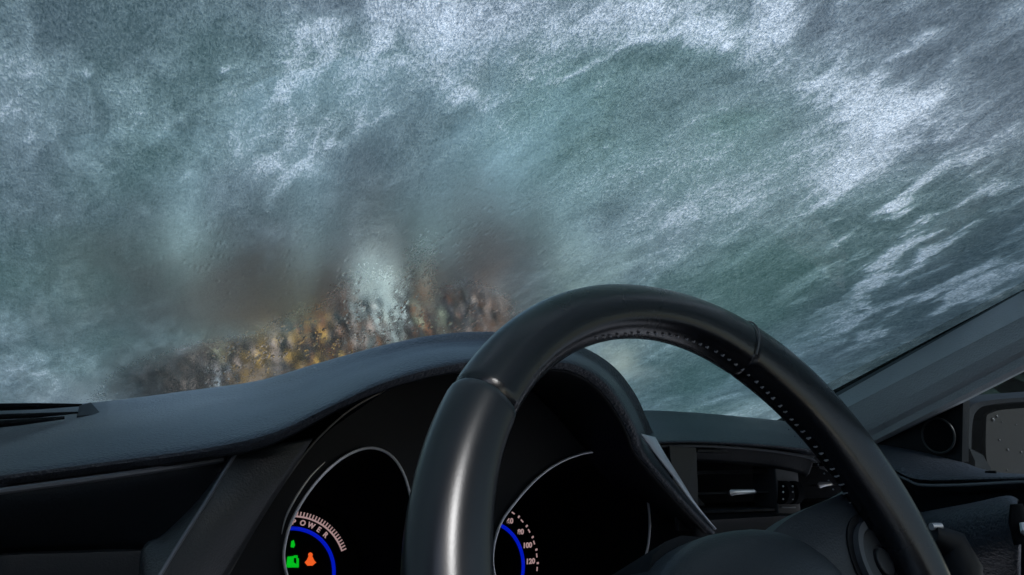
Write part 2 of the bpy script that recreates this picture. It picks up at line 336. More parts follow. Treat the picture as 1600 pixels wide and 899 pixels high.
ws = empty('windscreen', (-.05, .98, Z0), 'raked windscreen covered in streaked frost and snow, thawed to a clear patch above the dashboard', 'windscreen')
def glass_mat():
    M = bpy.data.materials.new('tinted_glass'); M.use_nodes = True; n = M.node_tree; n.nodes.remove(n.nodes['Principled BSDF'])
    o = n.nodes['Material Output']; t = n.nodes.new('ShaderNodeBsdfTransparent'); t.inputs[0].default_value = (.90, .97, .95, 1)
    gl = n.nodes.new('ShaderNodeBsdfGlossy'); gl.inputs['Roughness'].default_value = .02; mx = n.nodes.new('ShaderNodeMixShader')
    mx.inputs[0].default_value = .03
    n.links.new(t.outputs[0], mx.inputs[1]); n.links.new(gl.outputs[0], mx.inputs[2]); n.links.new(mx.outputs[0], o.inputs[0]); return M
M_glass = glass_mat()
def frost_mats():
    M = bpy.data.materials.new('frost_and_snow'); M.use_nodes = True; n = M.node_tree; L = n.links.new; n.nodes.remove(n.nodes['Principled BSDF']); out = n.nodes['Material Output']
    def at(nm):
        a = n.nodes.new('ShaderNodeAttribute'); a.attribute_name = nm; return a.outputs['Fac']
    def mth(op, a, b=None, c=None, cl=False):
        q = n.nodes.new('ShaderNodeMath'); q.operation = op; q.use_clamp = cl
        for k, v in enumerate((a, b, c)):
            if v is None: continue
            if isinstance(v, (int, float)): q.inputs[k].default_value = v
            else: L(v, q.inputs[k])
        return q.outputs[0]
    uv = n.nodes.new('ShaderNodeUVMap'); uv.uv_map = 'sheet'
    def noi(sc, det, rgh=.6, rot=0, sx=1):
        m0 = n.nodes.new('ShaderNodeMapping'); m0.inputs['Scale'].default_value = (1, .45, 1); L(uv.outputs[0], m0.inputs[0])
        mp = n.nodes.new('ShaderNodeMapping'); mp.vector_type = 'TEXTURE'; mp.inputs['Rotation'].default_value = (0, 0, rot); mp.inputs['Scale'].default_value = (1 / sx, 1, 1); L(m0.outputs[0], mp.inputs[0])
        t = n.nodes.new('ShaderNodeTexNoise'); t.inputs['Scale'].default_value = sc; t.inputs['Detail'].default_value = det; t.inputs['Roughness'].default_value = rgh; L(mp.outputs[0], t.inputs['Vector']); return t
    n1 = noi(420, 3, .75); n2 = noi(170, 4, .7, .55, .55); n3 = noi(800, 1)
    grain = mth('ADD', mth('MULTIPLY', mth('SUBTRACT', n1.outputs['Fac'], .5), 1.3), mth('ADD', mth('MULTIPLY', mth('SUBTRACT', n2.outputs['Fac'], .5), .55), mth('MULTIPLY', mth('SUBTRACT', n3.outputs['Fac'], .5), .9)))
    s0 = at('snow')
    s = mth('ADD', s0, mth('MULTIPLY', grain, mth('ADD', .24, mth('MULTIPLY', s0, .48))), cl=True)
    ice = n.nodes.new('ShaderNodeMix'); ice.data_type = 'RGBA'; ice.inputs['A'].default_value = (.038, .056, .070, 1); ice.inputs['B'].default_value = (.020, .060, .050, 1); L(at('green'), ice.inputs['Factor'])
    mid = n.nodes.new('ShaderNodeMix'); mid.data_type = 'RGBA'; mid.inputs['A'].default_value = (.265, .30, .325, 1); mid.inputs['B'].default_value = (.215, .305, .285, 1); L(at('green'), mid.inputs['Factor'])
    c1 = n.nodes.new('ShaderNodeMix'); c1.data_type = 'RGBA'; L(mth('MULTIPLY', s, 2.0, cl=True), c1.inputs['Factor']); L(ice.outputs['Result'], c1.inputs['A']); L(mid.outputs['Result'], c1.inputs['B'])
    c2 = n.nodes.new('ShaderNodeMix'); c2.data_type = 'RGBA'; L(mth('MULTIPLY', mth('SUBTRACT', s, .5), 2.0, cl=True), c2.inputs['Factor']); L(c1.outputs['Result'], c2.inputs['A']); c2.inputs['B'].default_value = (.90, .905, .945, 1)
    bp = n.nodes.new('ShaderNodeBump'); bp.inputs['Strength'].default_value = .6; bp.inputs['Distance'].default_value = .004; L(s, bp.inputs['Height'])
    tr = n.nodes.new('ShaderNodeBsdfTranslucent'); L(c2.outputs['Result'], tr.inputs[0]); L(bp.outputs[0], tr.inputs['Normal'])
    df = n.nodes.new('ShaderNodeBsdfDiffuse'); df.inputs[0].default_value = (.75, .77, .8, 1)
    sm = n.nodes.new('ShaderNodeMixShader'); sm.inputs[0].default_value = .12; L(tr.outputs[0], sm.inputs[1]); L(df.outputs[0], sm.inputs[2])
    rf = n.nodes.new('ShaderNodeBsdfRefraction'); rf.inputs['IOR'].default_value = 1.1; rf.inputs[0].default_value = (.86, .93, .92, 1)
    clr = mth('ADD', at('clear'), mth('MULTIPLY', grain, .5), cl=True)
    L(mth('MAXIMUM', .03, mth('SUBTRACT', .44, mth('MULTIPLY', clr, .44))), rf.inputs['Roughness'])
    b2 = n.nodes.new('ShaderNodeBump'); b2.inputs['Strength'].default_value = .10; b2.inputs['Distance'].default_value = .0006; vo = n.nodes.new('ShaderNodeTexVoronoi'); vo.inputs['Scale'].default_value = 210
    m9 = n.nodes.new('ShaderNodeMapping'); m9.inputs['Scale'].default_value = (1, .45, 1); L(uv.outputs[0], m9.inputs[0]); L(m9.outputs[0], vo.inputs['Vector'])
    sp = n.nodes.new('ShaderNodeSeparateColor'); L(vo.outputs['Color'], sp.inputs[0])
    drop = mth('MULTIPLY', mth('SUBTRACT', .42, vo.outputs['Distance'], cl=True), mth('GREATER_THAN', sp.outputs[0], .45))
    L(mth('ADD', mth('MULTIPLY', drop, 11.0), mth('ADD', n1.outputs['Fac'], n2.outputs['Fac'])), b2.inputs['Height']); L(b2.outputs[0], rf.inputs['Normal'])
    mf = mth('ADD', mth('MULTIPLY', at('melt'), .92), mth('MULTIPLY', mth('MULTIPLY', grain, at('melt')), .30), cl=True)
    mx = n.nodes.new('ShaderNodeMixShader'); L(mf, mx.inputs[0]); L(sm.outputs[0], mx.inputs[1]); L(rf.outputs[0], mx.inputs[2]); L(mx.outputs[0], out.inputs[0])
    Mi = bpy.data.materials.new('ice_inner_face'); Mi.use_nodes = True; q = Mi.node_tree; q.nodes.remove(q.nodes['Principled BSDF'])
    r2 = q.nodes.new('ShaderNodeBsdfRefraction'); r2.inputs['IOR'].default_value = 1.1; r2.inputs['Roughness'].default_value = 0; q.links.new(r2.outputs[0], q.nodes['Material Output'].inputs[0])
    return M, Mi
M_frost, M_ice = frost_mats()
def frost_sheet(parent):
    nu, nv = len(us), len(vs); N = nu * nv
    me = bpy.data.meshes.new('frost'); off = np.array(wloc(parent))
    def co(o):
        s = Vv / SL; P = np.stack([-.05 + (U + .05) * (1 - .33 * s), (.98 - .28 * ((U + .05) / .78) ** 2) - 2.3 * s + .40 * o, Z0 + s + .917 * o], -1).reshape(-1, 3); return P - off
    P = np.concatenate([co(.0045), co(.0080)])
    i, j = np.meshgrid(np.arange(nv - 1), np.arange(nu - 1), indexing='ij'); a = (i * nu + j).ravel()
    top = np.stack([a, a + nu, a + nu + 1, a + 1], 1) + N; bot = np.stack([a, a + 1, a + nu + 1, a + nu], 1)
    ring = np.concatenate([np.arange(nu), np.arange(1, nv) * nu + nu - 1, (nv - 1) * nu + np.arange(nu - 2, -1, -1), np.arange(nv - 2, 0, -1) * nu]); r2 = np.roll(ring, -1)
    side = np.stack([ring, ring + N, r2 + N, r2], 1)
    F = np.concatenate([top, bot, side]); nf = len(F)
    me.vertices.add(2 * N); me.vertices.foreach_set('co', P.ravel()); me.loops.add(nf * 4); me.loops.foreach_set('vertex_index', F.ravel().astype(np.int32))
    me.polygons.add(nf); me.polygons.foreach_set('loop_start', np.arange(nf, dtype=np.int32) * 4); me.polygons.foreach_set('loop_total', np.full(nf, 4, np.int32))
    me.materials.append(M_frost); me.materials.append(M_ice)
    mi = np.zeros(nf, np.int32); mi[len(top):len(top) + len(bot)] = 1; me.polygons.foreach_set('material_index', mi); me.update()
    me.polygons.foreach_set('use_smooth', np.ones(nf, bool)); 
    uvl = me.uv_layers.new(name='sheet'); uvs = np.stack([np.tile(U.ravel(), 2), np.tile(Vv.ravel(), 2)], 1)[F.ravel()]; uvl.data.foreach_set('uv', uvs.ravel().astype(np.float32))
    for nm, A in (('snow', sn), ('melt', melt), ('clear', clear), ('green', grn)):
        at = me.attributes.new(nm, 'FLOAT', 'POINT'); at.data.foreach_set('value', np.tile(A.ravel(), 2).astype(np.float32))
    me.validate(); o = bpy.data.objects.new('frost', me); COL.objects.link(o); o.parent = parent; WL[o.name] = wloc(parent)
    return o
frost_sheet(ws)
gu = [-.85 + 1.59 * k / 40 for k in range(41)]
MB().loft([[WS(u, s) for u in gu] for s in [-.05 + .415 * k / 14 for k in range(15)]]).build('glass', M_glass, ws)
MB().tube([WS(.742, -.02 + .385 * k / 30, .002) for k in range(31)], .006, 8).build('seal', M_seal, ws)

# ------------------------------------------------------------------ cabin shell round the viewer
def struct(o): o['kind'] = 'structure'; return o
rf = MB()                                          # headliner; its unseen sunroof opening is added to light the wheel and dash
hd = [WS(-.83 + 1.55 * j / 16, .367, .004) for j in range(17)]
def rp(j, y, z): return V((hd[j].x * (1 + .03 * y), y, H + z - .04 * (abs(j - 8) / 8) ** 2))
rf.loft([hd, [rp(j, hd[j].y * .35 + .01, .345) for j in range(17)], [rp(j, .0, .355) for j in range(17)]])
for j0, j1 in ((0, 5), (12, 16)): rf.loft([[rp(j, y, .355 + .02 * f) for j in range(j0, j1 + 1)] for y, f in ((0, 0), (-.2, .6), (-.34, 1))])
rf.loft([[rp(j, y, .375 - .02 * f) for j in range(17)] for y, f in ((-.34, 0), (-1.0, .3), (-1.75, 2.2))])
rf = struct(rf.build('cabin_roof', M_head, solid=.03, offset=1))
struct(MB().box((-.05, 0, H - .78), V((.82, 0, 0)), V((0, 1.7, 0)), V((0, 0, .02))).build('cabin_floor', M_cabin, smooth=False))
struct(MB().loft([[V((-.86, -1.72, H - .76)), V((.76, -1.72, H - .76))], [V((-.86, -1.72, H - .05)), V((.76, -1.72, H - .05))]]).build('cabin_rear_wall', M_cabin, solid=.03))
# left side: solid below the belt line, open windows above, with pillars
def side(x, xt, name):
    mb = MB(); s = -1 if x < 0 else 1
    mb.box((x + s * .02, -.3, H - .42), V((.02, 0, 0)), V((0, 1.4, 0)), V((0, 0, .345)))
    for y0, wd in ((-.62, .06), (-1.55, .16)):
        mb.tube([V((x + s * .02, y0, H - .08)), V((xt + s * .02, y0 - .03, H + .38))], wd, 8, flat=.3)
    mb.tube([V((xt + s * .02, -.25, H + .37)), V((xt + s * .02, -1.7, H + .35))], .035, 8)
    return struct(mb.build(name, M_cabin))
side(-.84, -.72, 'cabin_side_wall')
def pane_mat():
    M = bpy.data.materials.new('snowed_over_glass'); M.use_nodes = True; n = M.node_tree; n.nodes.remove(n.nodes['Principled BSDF'])
    t = n.nodes.new('ShaderNodeBsdfTranslucent'); t.inputs[0].default_value = (.30, .33, .36, 1); n.links.new(t.outputs[0], n.nodes['Material Output'].inputs[0]); return M
pn = MB().loft([[V((-.845, y, H - .09)), V((-.70, y - .02, H + .40))] for y in (.75, .3, -.2, -.7, -1.2, -1.72)]).loft([[V((-.86, -1.71, H - .06)), V((.78, -1.71, H - .06))], [V((-.70, -1.69, H + .40)), V((.66, -1.69, H + .40))]])
struct(pn.build('cabin_side_glass', pane_mat(), smooth=False))  # unseen panes, added to cut the light coming in at the side and rear
struct(MB().box((.79, -.75, H - .42), V((.02, 0, 0)), V((0, .9, 0)), V((0, 0, .345))).tube([V((.78, -.62, H - .08)), V((.66, -.65, H + .38))], .06, 8, flat=.3).tube([V((.66, -.25, H + .37)), V((.66, -1.7, H + .35))], .035, 8).build('cabin_side_wall', M_cabin))
struct(MB().box((-.05, 1.02, H - .45), V((.8, 0, 0)), V((0, .02, 0)), V((0, 0, .33))).build('cabin_bulkhead', M_void, smooth=False))

# ------------------------------------------------------------------ dashboard
db = empty('dashboard', (.1, .75, H - .3), 'dark blue grey soft plastic dashboard swelling into a hood before the steering wheel', 'dashboard')
A = [(-80, 648, 1.02), (0, 640, 1.0), (150, 630, .97), (300, 611, .90), (400, 597, .81), (500, 570, .70), (600, 545, .63), (680, 531, .60), (760, 527, .59), (850, 536, .59), (905, 553, .59), (952, 583, .595), (985, 625, .60), (1003, 663, .61), (1018, 690, .62), (1065, 760, .61), (1120, 828, .60)]
C_ = [(-80, 703, .82), (0, 691, .80), (140, 668, .78), (290, 650, .73), (400, 632, .68), (480, 608, .62), (560, 578, .58), (660, 549, .555), (760, 541, .545), (850, 546, .545), (905, 557, .545), (951, 586, .55), (984, 628, .56), (1002, 666, .57), (1014, 697, .58), (1062, 763, .58), (1119, 831, .58)]
B_ = [(-80, 750, .62), (0, 738, .605), (170, 716, .595), (330, 694, .57), (430, 670, .545), (520, 630, .52), (600, 595, .50), (690, 570, .488), (770, 560, .485), (850, 562, .485), (903, 569, .485), (946, 596, .49), (978, 640, .50), (996, 677, .51), (1008, 708, .52), (1056, 768, .53), (1116, 834, .54)]
def ext(L_):                                       # on towards the passenger's door
    p = L_[0]; return [V((-.835, p.y - .20, p.z)), V((-.5, p.y - .03, p.z))] + L_
rA = ext([Y(*p) for p in A]); rC = ext([Y(*p) for p in C_]); rB = ext([Y(*p) for p in B_])
r0 = [p + V((0, .09 + .10 * max(0, .8 - p.y), -.04 - .15 * max(0, .8 - p.y))) for p in rA]
cx = V((.26, .5, H - .09))
rB1 = [p + V((0, .004, -.010)) if i < 7 else p + (cx - p).normalized() * .007 + V((0, .003, 0)) for i, p in enumerate(rB)]
rB2 = [p + V((0, .06, -.008)) if i < 7 else p + V((0, .095, 0)) + (cx - p).normalized() * .012 for i, p in enumerate(rB)]
top = [r0, rA, [a.lerp(c, .55) + V((0, 0, .0008)) for a, c in zip(rA, rC)], rC, [c.lerp(b, .6) + V((0, 0, .0025)) for c, b in zip(rC, rB)], rB, rB1]
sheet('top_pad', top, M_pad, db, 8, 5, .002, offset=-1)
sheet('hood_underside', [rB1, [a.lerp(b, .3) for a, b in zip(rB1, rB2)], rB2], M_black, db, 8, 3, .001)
# passenger side front
D_ = [Y(-120, 784, .60), Y(0, 768, .598), Y(200, 741, .59), Y(350, 718, .585)]; D_ = ext(D_)
MB().tube(spline(D_, 8), .0022, 8).build('trim_line', mat('grey_trim', (.09, .10, .12), .35), db)
dn = lambda L_, dy, dz: [p + V((0, dy, dz)) for p in L_]
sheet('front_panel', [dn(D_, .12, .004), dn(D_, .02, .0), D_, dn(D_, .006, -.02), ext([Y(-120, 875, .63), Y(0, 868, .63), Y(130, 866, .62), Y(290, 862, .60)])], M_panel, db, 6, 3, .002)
LP = [Y(-120, 885, .625), Y(0, 872, .625), Y(130, 867, .615), Y(290, 862, .60)]; LP = ext(LP)
sheet('lower_panel', [dn(LP, .03, 0), LP, dn(LP, -.003, -.01), dn(LP, .0, -.10), dn(LP, .06, -.34)], mat('lower_dash_plastic', (.016, .020, .025), .5, bump=.12, bscale=700), db, 6, 4, .002)
MB().loft([[V((-.8, .62, H - .09)), Y(-160, 745, .74), Y(200, 716, .71), Y(330, 696, .70), Y(430, 668, .73), Y(560, 605, .73), Y(650, 570, .73)], [V((-.8, .62, H - .5)), Y(-160, 1300, .74), Y(200, 1300, .71), Y(330, 1300, .74), Y(430, 1300, .76), Y(560, 1300, .76), Y(650, 1300, .76)]]).build('dark_core', M_void, db, solid=.002)
# divider left of the instruments
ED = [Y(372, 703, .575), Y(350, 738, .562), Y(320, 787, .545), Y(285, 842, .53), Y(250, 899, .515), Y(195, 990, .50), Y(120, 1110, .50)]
BK = [Y(356, 713, .59), Y(340, 742, .582), Y(300, 792, .568), Y(255, 835, .553), Y(220, 864, .54), Y(214, 990, .53), Y(150, 1110, .53)]
EE = [Y(490, 684, .575), Y(462, 728, .57), Y(432, 775, .565), Y(392, 840, .56), Y(356, 899, .555), Y(300, 990, .55), Y(230, 1110, .55)]
M_div = mat('divider_plastic', (.014, .017, .021), .42, bump=.3, bscale=600, var=.2)
sheet('divider_panel', [BK, [b.lerp(e, .5) + V((-.0015, 0, 0)) for b, e in zip(BK, ED)], [b.lerp(e, .93) for b, e in zip(BK, ED)], ED, [b.lerp(e, .08) for b, e in zip(ED, EE)], [b.lerp(e, .5) + V((0, -.004, 0)) for b, e in zip(ED, EE)], EE], M_div, db, 5, 3, .002, sharp=60)
MB().tube(spline(ED, 6), .0013, 8).build('edge_catchlight', mat('catchlight_grey', (.07, .08, .10), .35), db)  # paler tube painting the catch-light along the divider's bevelled edge
# driver side top and front, right of the hood
bkr = [Y(985, 641, .86), Y(1003, 642, .80), Y(1100, 650, .74), Y(1230, 664, .66), Y(1330, 683, .60), Y(1390, 697, .565)]
fr = [Y(985, 690, .60), Y(1012, 688, .575), Y(1100, 687, .56), Y(1235, 696, .535), Y(1330, 712, .515), Y(1400, 724, .505)]
mid_ = [a.lerp(b, .5) + V((0, 0, .004)) for a, b in zip(bkr, fr)]
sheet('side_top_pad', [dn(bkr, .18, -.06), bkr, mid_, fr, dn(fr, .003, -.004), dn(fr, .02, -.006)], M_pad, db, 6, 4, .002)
tl = [Y(1020, 697, .572), Y(1100, 697, .56), Y(1180, 702, .548), Y(1255, 713, .535), Y(1275, 722, .532)]
MB().tube(spline(tl, 8), .0013, 8).build('trim_line', mat('grey_trim', (.09, .10, .115), .35), db)
MB().loft([spline(dn(tl, .02, .006), 6), spline(dn(tl, .003, -.0005), 6), spline(dn(tl, .008, -.012), 6), spline(dn(tl, .012, -.016), 6)]).build('vent_fascia', M_panel, db, solid=.002)
bp = MB(); q = [Y(1010, 690, .62), Y(1420, 690, .62), Y(1420, 1000, .62), Y(1010, 1000, .62)]; bp.add(q, [(0, 1, 2, 3)]).build('recess_back', M_void, db, smooth=False, solid=.003)
q = [Y(1046, 697, .566), Y(1088, 700, .562), Y(1092, 806, .562), Y(1100, 830, .562), Y(1060, 830, .562)]
MB().add(q, [(0, 1, 2, 3, 4)]).build('vent_surround', mat('vent_surround_plastic', (.03, .033, .037), .5), db, smooth=False, solid=.004)
q = [Y(1080, 812, .55), Y(1180, 806, .55), Y(1300, 800, .545), Y(1420, 790, .54)]
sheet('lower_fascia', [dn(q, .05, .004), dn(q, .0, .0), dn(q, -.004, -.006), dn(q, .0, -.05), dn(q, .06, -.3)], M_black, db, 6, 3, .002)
# bright edge of the instrument surround
w0 = [Y(1002, 678, .512), Y(1028, 712, .516), Y(1056, 748, .525), Y(1086, 790, .535), Y(1118, 827, .542)]
w1 = [Y(1024, 683, .525), Y(1040, 711, .526), Y(1062, 746, .532), Y(1089, 789, .536), Y(1119.5, 826.5, .5425)]
sheet('bright_trim', [w0, w1, dn(w1, .003, 0)], mat('painted_silver', (.60, .65, .74), .32), db, 6, 2, .0015)

# defroster vent along the foot of the glass
dv = empty('defroster_vent', Y(60, 645, 0.898), 'black slotted defroster vent with a wedge shaped end cap on the far left dashboard top', 'vent')
MB().add([Y(120, 650, 0.859), Y(124, 634, 0.888), Y(142, 629, 0.907), Y(158, 647, 0.864)] + [Y(120, 650, 0.859) + V((0, 0, -.012)), Y(124, 634, 0.888) + V((0, 0, -.012)), Y(142, 629, 0.907) + V((0, 0, -.012)), Y(158, 647, 0.864) + V((0, 0, -.012))],
         [(0, 1, 2, 3), (7, 6, 5, 4), (0, 4, 5, 1), (1, 5, 6, 2), (2, 6, 7, 3), (3, 7, 4, 0)]).build('end_cap', M_black, dv, smooth=False)
MB().tube([Y(-80, 638, 0.917), Y(60, 635, 0.907), Y(128, 633, 0.902)], [.004, .0032, .0012], 8).build('slat', M_void, dv)
MB().tube([Y(-80, 670, 0.821), Y(30, 660, 0.831), Y(100, 653, 0.850)], [.0035, .003, .0015], 8).build('slat', M_void, dv)
MB().tube([Y(-80, 655, 0.859), Y(60, 649, 0.859), Y(122, 645, 0.864)], [.003, .0022, .001], 8).build('slat', M_void, dv)

# ------------------------------------------------------------------ instrument cluster
ic = empty('instrument_cluster', Y(720, 800, .59), 'black instrument cluster with two deep round gauges under the dashboard hood', 'instrument cluster')
LL = [(446, 890), (448, 838), (468, 791), (501, 746), (540, 713), (580, 700), (614, 715), (636, 755), (645, 815), (638, 890), (605, 965), (540, 1000), (478, 965)]
RL = [(770, 880), (779, 826), (802, 789), (840, 747), (882, 719), (930, 706), (970, 716), (1000, 747), (1014, 797), (1011, 860), (985, 930), (920, 985), (840, 985), (788, 935)]
OUT = [(300, 1010), (352, 905), (390, 838), (430, 772), (470, 715), (520, 668), (590, 620), (660, 583), (740, 556), (850, 556), (925, 582), (976, 640), (1000, 700), (1060, 780), (1115, 840), (1150, 1010)]
def lipc(L_, y): return spline([Y(a, b, y) for a, b in L_], 6, True)
bm = bmesh.new()
def loop(pts):
    vs_ = [bm.verts.new(p - wloc(ic)) for p in pts]; return [bm.edges.new((vs_[i], vs_[(i + 1) % len(vs_)])) for i in range(len(vs_))]
es = loop([Y(a, b, .592) for a, b in OUT]) + loop(lipc(LL, .592)) + loop(lipc(RL, .592))
bmesh.ops.triangle_fill(bm, use_beauty=True, edges=es)
me = bpy.data.meshes.new('faceplate'); bm.to_mesh(me); bm.free(); me.materials.append(M_black)
fp = bpy.data.objects.new('faceplate', me); COL.objects.link(fp); fp.parent = ic; WL[fp.name] = wloc(ic)
E_ = [(704, 568), (650, 588), (600, 611), (548, 640), (500, 682), (465, 724), (430, 775), (390, 840), (356, 899), (310, 980)]
MB().tube(spline([Y(a, b, .585) for a, b in E_], 6), .0009, 6).build('lens_edge', mat('lens_edge_gloss', (.10, .105, .11), .25), ic)
def textmesh(ch, size):
    cu = bpy.data.curves.new('t', 'FONT'); cu.body = ch; cu.size = size; cu.align_x = 'CENTER'; cu.align_y = 'CENTER'; cu.extrude = .0003; cu.offset = .0002
    o = bpy.data.objects.new('t', cu); me = bpy.data.meshes.new_from_object(o)
    vs_ = [v.co.copy() for v in me.vertices]; fs = [list(p.vertices) for p in me.polygons]
    bpy.data.objects.remove(o); bpy.data.curves.remove(cu); bpy.data.meshes.remove(me); return vs_, fs
YD = .70
def gauge(name, L_, c, unit, label):
    g_ = MB()
    cc = Y(*c, YD); sc = unit                       # metres per photo pixel on the dial
    lip = lipc(L_, .590); N = len(lip)
    dial = [cc + (V((p.x - cc.x, 0, p.z - cc.z)).normalized() * (112 * sc)) for p in lip]
    lc = sum(lip, V()) / N
    dial = []
    for p in lip:
        a = math.atan2(p.z - lc.z, p.x - lc.x); dial.append(cc + V((math.cos(a), 0, math.sin(a))) * 112 * sc)
    h = MB().loft([lip, [a.lerp(b, .5) for a, b in zip(lip, dial)], dial], True).build('gauge', M_void, ic)
    if label: h['label'] = label
    d = MB().add(dial, [list(range(N))]).build('dial', M_void, h, smooth=False)
    MB().tube(lipc(L_, .586), .0011, 8, True).build('bezel', M_chrome, h)
    return h, cc, sc
def arc(cc, r0_, r1, a0, a1, n=40, y=-.001):
    rows = [[cc + V((math.cos(R(a)) * r_, y, math.sin(R(a)) * r_)) for r_ in (r0_, r1)] for a in [a0 + (a1 - a0) * k / n for k in range(n + 1)]]
    return rows
def text_on(mb, cc, s, r_, a, size, y=-.002, tilt=True, step=None):
    vs_, fs = textmesh(s, size); t = R(a - 90) if tilt else 0
    c = cc + V((math.cos(R(a)) * r_, y, math.sin(R(a)) * r_))
    mb.add([c + V((v.x * math.cos(t) - v.y * math.sin(t), -v.z, v.x * math.sin(t) + v.y * math.cos(t))) for v in vs_], fs)
hl, cc, sc = gauge('gauge', LL, (445, 905), .000575, 'left gauge reading POWER with green and orange lamps')
MB().loft(arc(cc, 70.5 * sc, 76 * sc, -60, 110)).build('blue_arc', M_blue, hl, solid=.0004)
mb = MB()
for k, ch in enumerate('POWER'): text_on(mb, cc, ch, 82.5 * sc, 85 - k * 9.5, 10.5 * sc)
mb.build('power_lettering', M_pink, hl, smooth=False)
mb = MB(); mb.loft(arc(cc, 89.5 * sc, 92 * sc, 22, 86))
for k in range(22): mb.loft(arc(cc, 91 * sc, 98 * sc, 22 + k * 3, 23.2 + k * 3, 1, -.0012))
mb.build('scale', M_pink, hl, smooth=False)
def dpt(px, py): return Y(px, py, YD - .003)
def poly(mb, pts): mb.add([dpt(*p) for p in pts], [list(range(len(pts)))])
mb = MB(); poly(mb, [(449, 870), (459, 869), (459, 887), (447, 887)]); poly(mb, [(459, 868), (465, 868), (465, 872), (459, 872)]); poly(mb, [(463, 871), (467, 873), (467, 887), (463.5, 887)]); poly(mb, [(459, 879), (464, 882), (464, 887), (459, 887)])
poly(mb, [(455, 846), (459, 844), (461, 852), (459, 856), (454, 855)]); mb.build('green_lamp', M_green, hl, smooth=False, solid=.0003)
mb = MB(); mb.add([dpt(485 + 3.6 * math.cos(k * .7854), 867 + 3.6 * math.sin(k * .7854)) for k in range(8)], [list(range(8))]); poly(mb, [(482, 869.5), (488, 869.5), (491, 876), (494, 879), (488, 884), (480, 884), (476, 879), (479.5, 875)])
mb.build('orange_lamp', M_orange, hl, smooth=False, solid=.0003)
hr, cc, sc = gauge('gauge', RL, (750, 894), .00064, 'right gauge with an arc of speed numerals')
MB().loft(arc(cc, 71 * sc, 76.5 * sc, -70, 100)).build('blue_arc', M_blue, hr, solid=.0004)
mb = MB()
for s_, a in (('60', 57), ('80', 39.5), ('100', 23), ('120', 6), ('40', 75)): text_on(mb, cc, s_, 86 * sc, a, 11 * sc, tilt=False)
mb.build('speed_numerals', M_pink, hr, smooth=False)
mb = MB()
for k in range(18): mb.loft(arc(cc, 98 * sc, (102 if k % 2 else 100.2) * sc, -28 + k * 6, -25 + k * 6 - (1.2 if k % 2 else -.6), 2))
mb.build('scale', M_pink, hr, smooth=False)
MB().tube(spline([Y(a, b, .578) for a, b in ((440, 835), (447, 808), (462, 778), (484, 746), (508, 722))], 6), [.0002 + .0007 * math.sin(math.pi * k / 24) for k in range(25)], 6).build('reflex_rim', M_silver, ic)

# ------------------------------------------------------------------ air vents
def vent(label, x0, x1, top, bot, sy, kx, group='driver side air vents'):
    t = empty('air_vent', Y((x0 + x1) / 2, (top + bot) / 2, .575), label, 'air vent', group)
    for a, b in (((x0, top), (x1, top + 4)), ((x0 + 3, bot), (x1 + 3, bot - 4))):
        MB().tube([Y(*a, .563), Y(*b, .556)], .0022, 6).build('frame', M_panel, t)
    for k, yy in enumerate((sy - 32, sy, sy + 24)):
        MB().loft([[Y(x0 + 2, yy, .570), Y(x1, yy - 3, .563)], [Y(x0 + 2, yy + 3, .568), Y(x1, yy, .561)], [Y(x0 + 2, yy + 2, .60), Y(x1, yy - 1, .59)]]).build('slat', mat('slat_plastic', (.03, .032, .036) if yy == sy else (.006, .006, .007), .4), t, smooth=False, solid=.0015)
    a, b = kx
    MB().tube([Y(a, sy + 1, .566), Y(a + 4, sy, .560), Y(a + 9, sy - 1, .559), Y(b - 3, sy - 2, .557), Y(b, sy - 1, .563)], [.0014, .0032, .0026, .0022, .0012], 8, flat=.7).build('knob', M_silver, t)
    return t
vent('wide air vent left of the thumbwheel post, with a long silver slider', 1088, 1208, 704, 800, 770, (1139, 1181))
vent('narrow air vent right of the thumbwheel post, its short silver slider by the wheel rim', 1250, 1345, 712, 800, 758, (1277, 1300))
tp = empty('thumbwheel_post', Y(1230, 760, .56), 'dark upright post holding two ridged thumbwheels between the air vents', 'vent control')
pc = [Y(1210, 716, .552), Y(1246, 720, .548), Y(1252, 806, .548), Y(1216, 808, .552)]
MB().add(pc + [p + V((0, .03, 0)) for p in pc], [(0, 1, 2, 3), (4, 7, 6, 5), (0, 4, 5, 1), (1, 5, 6, 2), (2, 6, 7, 3), (3, 7, 4, 0)]).build('post', mat('post_plastic', (.035, .038, .043), .45), tp, smooth=False, bevel=.0012)
for a in (1223, 1238):
    w_ = MB().tube([Y(a - 4, 770, .549), Y(a + 5, 770, .549)], .011, 20).build('thumbwheel', M_void, tp)
    mb = MB()
    for k, yy in enumerate((760, 769, 780)): mb.ball(Y(a + .6, yy, .5385 if k == 1 else .5395), .0011, .0006, .0009)
    mb.build('grip_dots', mat('pale_print', (.35, .37, .4), .5), w_)
MB().tube([Y(1222, 793, .550), Y(1243, 793, .548)], .0007, 6).build('print_line', mat('pale_print', (.2, .21, .23), .5), tp)

